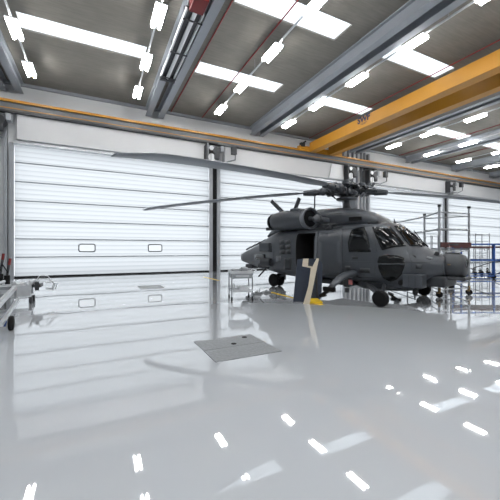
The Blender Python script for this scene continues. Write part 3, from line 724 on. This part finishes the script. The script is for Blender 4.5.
MB().bar(rel(A_, 1.67)-uy*.075+ux*.35, rel(A_, 1.67)-uy*.075+ux*.85, .006, .05).build('faded_print', 'darksteel', tb)
MB().bar(rel(Cc, 1.62), rel(E3, 1.62), .03, .14).build('toe_board', 'maroon', sc)
# ---------------------------------------------------------------- blue docking stand further right
def stand(o, dirx, diry, w_, l_, hts, tag_):
    pass
b0 = cw(10.45, 16.2); b1 = cw(13.1, 16.2); dv = cw(.7, 1)
bs = thing('docking_stand', 'blue steel docking stand with dark wooden deck at the right edge', 'work stand', b0)
rb = lambda p, z: Vector((p.x-b0.x, p.y-b0.y, z))
for p in (b0, cw(12.6, 16.2), cw(10.9, 16.2), cw(14.6, 16.2), b0+dv*1.4, cw(13.6, 17.6), cw(15.6, 17.6)):
    lg = MB().bar(rb(p, .1), rb(p, 1.8), .065, .065).build('post', 'blue', bs)
    MB().cyl(rb(p, .09)-Vector((.03, 0, 0)), rb(p, .09)+Vector((.03, 0, 0)), .09, None, 14).build('wheel', 'black', lg, 40)
for z in (.14, .94, 1.78):
    for off in (0, 1.4):
        MB().bar(rb(b0+dv*off, z), rb(cw(14.6+.7*off, 16.2+off), z), .05, .065).build('cross_bar', 'blue', bs)
MB().prism([rb(b0, 1.58), rb(cw(14.6, 16.2), 1.58), rb(cw(15.6, 17.6), 1.58), rb(b0+dv*1.4, 1.58)], (0, 0, .09)).build('deck', 'maroon', bs)
MB().cyl(rb(b0, .2), rb(cw(12.6, 16.2), .9), .025).cyl(rb(cw(12.6, 16.2), .2), rb(cw(14.6, 16.2), .9), .025).build('brace', 'darksteel', bs, 40)
# thin aluminium frames beyond
for (pxs, dep, top, lab) in (((475.5, 489.5), 18.6, 2.45, 'slim aluminium scaffold frame behind the blue stand at far right'), ((480, 494), 21.5, 1.9, 'shorter aluminium scaffold frame farther back behind the slim one at far right'), ((431, 438), 19.0, 2.35, 'slim aluminium scaffold frame seen past the scaffold platform left of its tall posts'), ((350, 372), 16.5, .62, 'low aluminium tube frame on the floor seen under the helicopter belly')):
    o0 = atd(pxs[0], HZ, dep); o0.z = 0
    fr = thing('scaffold_frame', lab, 'scaffold', o0)
    up_ = cw(0, .6)
    P2 = [atd(x, HZ, dep) for x in pxs]; P2 = [Vector((p.x-o0.x, p.y-o0.y, 0)) for p in P2]
    for p in P2 + [p+up_ for p in P2]:
        pp = MB().cyl(p+Vector((0, 0, .14)), p+Vector((0, 0, top)), .025, None, 8).build('post', 'alu', fr, 40)
        MB().cyl(p+Vector((-.03, 0, .09)), p+Vector((.03, 0, .09)), .09, None, 12).cyl(p+Vector((0, 0, .09)), p+Vector((0, 0, .2)), .03).build('caster', 'black', pp, 40)
    for k in range(6):
        z = .3+(top-.35)*k/5
        rn = MB()
        rn.cyl(P2[0]+Vector((0, 0, z)), P2[1]+Vector((0, 0, z)), .016, None, 6).cyl(P2[0]+up_+Vector((0, 0, z)), P2[1]+up_+Vector((0, 0, z)), .016, None, 6)
        rn.build('rung', 'alu', fr, 40)
# ---------------------------------------------------------------- trailer and jacks at the left edge
tl_ = thing('cradle_trailer', 'silver tube trailer with a blue hub wheel reaching in from the left edge', 'trailer', (-1.84, 8.55, 0), .105)
for (x, z) in ((.12, .52), (-.75, .52)): MB().bar((x, -1.9, z), (x, 1.7, z), .07, .10).build('upper_rail', 'galv', tl_)
for (x, z) in ((.18, .2), (-.75, .2)): MB().bar((x, -1.7, z), (x, 1.6, z), .06, .07).build('lower_rail', 'galv', tl_)
for y in (-1.7, 0, 1.7): MB().bar((-.78, y, .5), (.14, y, .5), .06, .08).bar((-.75, y, .2), (-.75, y, .5), .05, .05).bar((.12, y, .2), (.12, y, .5), .05, .05).build('cross_member', 'alu', tl_)
for (x, y) in ((.24, -1.3), (-.85, -1.3), (-.85, 1.5), (-.4, 1.4)):
    fk = MB().bar((x-.02, y, .13), (x-.34, y, .2), .07, .09).cyl((x-.1, y, .1), (x-.1, y, .2), .05).build('wheel_fork', 'blue', tl_)
    MB().lathe((x, y, .135), (1, 0, 0), [(0, .07), (.01, .12), (.03, .135), (.07, .135), (.09, .12), (.1, .07)], 20).build('wheel', 'black', fk, 40)
hdm = thing('lifting_cradle', 'silver clamp cradle with hooks and wires at the far end of the tube trailer', 'cradle', (-1.72, 10.85, 0))
MB().bb(-.7, .1, -.26, -.2, .2, .52, .01).bb(-.7, .1, .2, .26, .2, .52, .01).bb(-.7, .1, -.2, .2, .2, .25).bb(-.35, -.05, -.18, .18, .25, .6, .03).build('body', 'galv', hdm)
for x in (-.62, -.25, .1): MB().cyl((x, -.34, .6), (x, .34, .6), .04).bb(x-.03, x+.03, -.3, -.26, .4, .6).bb(x-.03, x+.03, .26, .3, .4, .6).build('roller', 'galv', hdm, 40)
for x in (-.65, .1):
    for y in (-.22, .22): MB().bb(x-.04, x+.04, y-.04, y+.04, 0, .18).build('foot', 'darksteel', hdm)
for (x, y, s_) in ((.25, -.1, 1), (.3, .1, .8), (.2, .2, 1.1), (-.3, -.1, .8)):
    MB().tube([(x-.08, y, .5), (x+.05, y, .68*s_), (x+.26, y, .66*s_), (x+.42, y, .5), (x+.36, y, .34), (x+.2, y, .38)], .013, 6).build('hook_wire', 'galv', hdm)
MB().bb(.1, .34, -.2, .2, .44, .52, .01).bb(.2, .3, -.26, -.2, .36, .6, .01).build('clamp', 'darksteel', hdm)
for i, (px, py, top, lab) in enumerate(((.5, 291, 253.5, 'black upright jack with red grip at the left edge'), (7, 293.5, 258.5, 'shorter black jack with red grip beside the door frame'))):
    b = atz(px, py); dep = S*b.x+C*b.y; h = CH+(HZ-top)/F*dep
    jk = thing('hydraulic_jack', lab, 'jack', b, 0, 'jacks beside the door frame')
    MB().cyl((0, 0, 0), (0, 0, .06), .18).cyl((0, 0, .05), (0, 0, .62), .085).bb(-.16, .05, -.1, .1, .3, .5, .02).build('body', 'black', jk, 40)
    hn = MB().cyl((-.02, 0, .5), (.06, 0, h-.2), .04).build('handle', 'darksteel', jk, 40)
    MB().cyl((.06, 0, h-.22), (.09, 0, h), .045).build('grip', 'red', hn, 40)
    MB().tube([(-.1, -.1, .45), (-.25, -.15, .8), (-.1, -.12, 1.0), (.05, -.05, .7)], .018, 6).build('hose', 'black', jk)
# ---------------------------------------------------------------- sky and output look
wd = bpy.data.worlds.new('overcast sky'); SC.world = wd; wd.use_nodes = True
bg = wd.node_tree.nodes['Background']; bg.inputs[0].default_value = (.94, .97, 1, 1); bg.inputs[1].default_value = 7.5
SC.view_settings.view_transform = 'Standard'; SC.view_settings.look = 'None'; SC.view_settings.gamma = 1
SC.view_settings.exposure = 0
SC.cycles.use_denoising = True
SC.cycles.max_bounces = 10; SC.cycles.diffuse_bounces = 6; SC.cycles.glossy_bounces = 5
SC.cycles.sample_clamp_indirect = 8
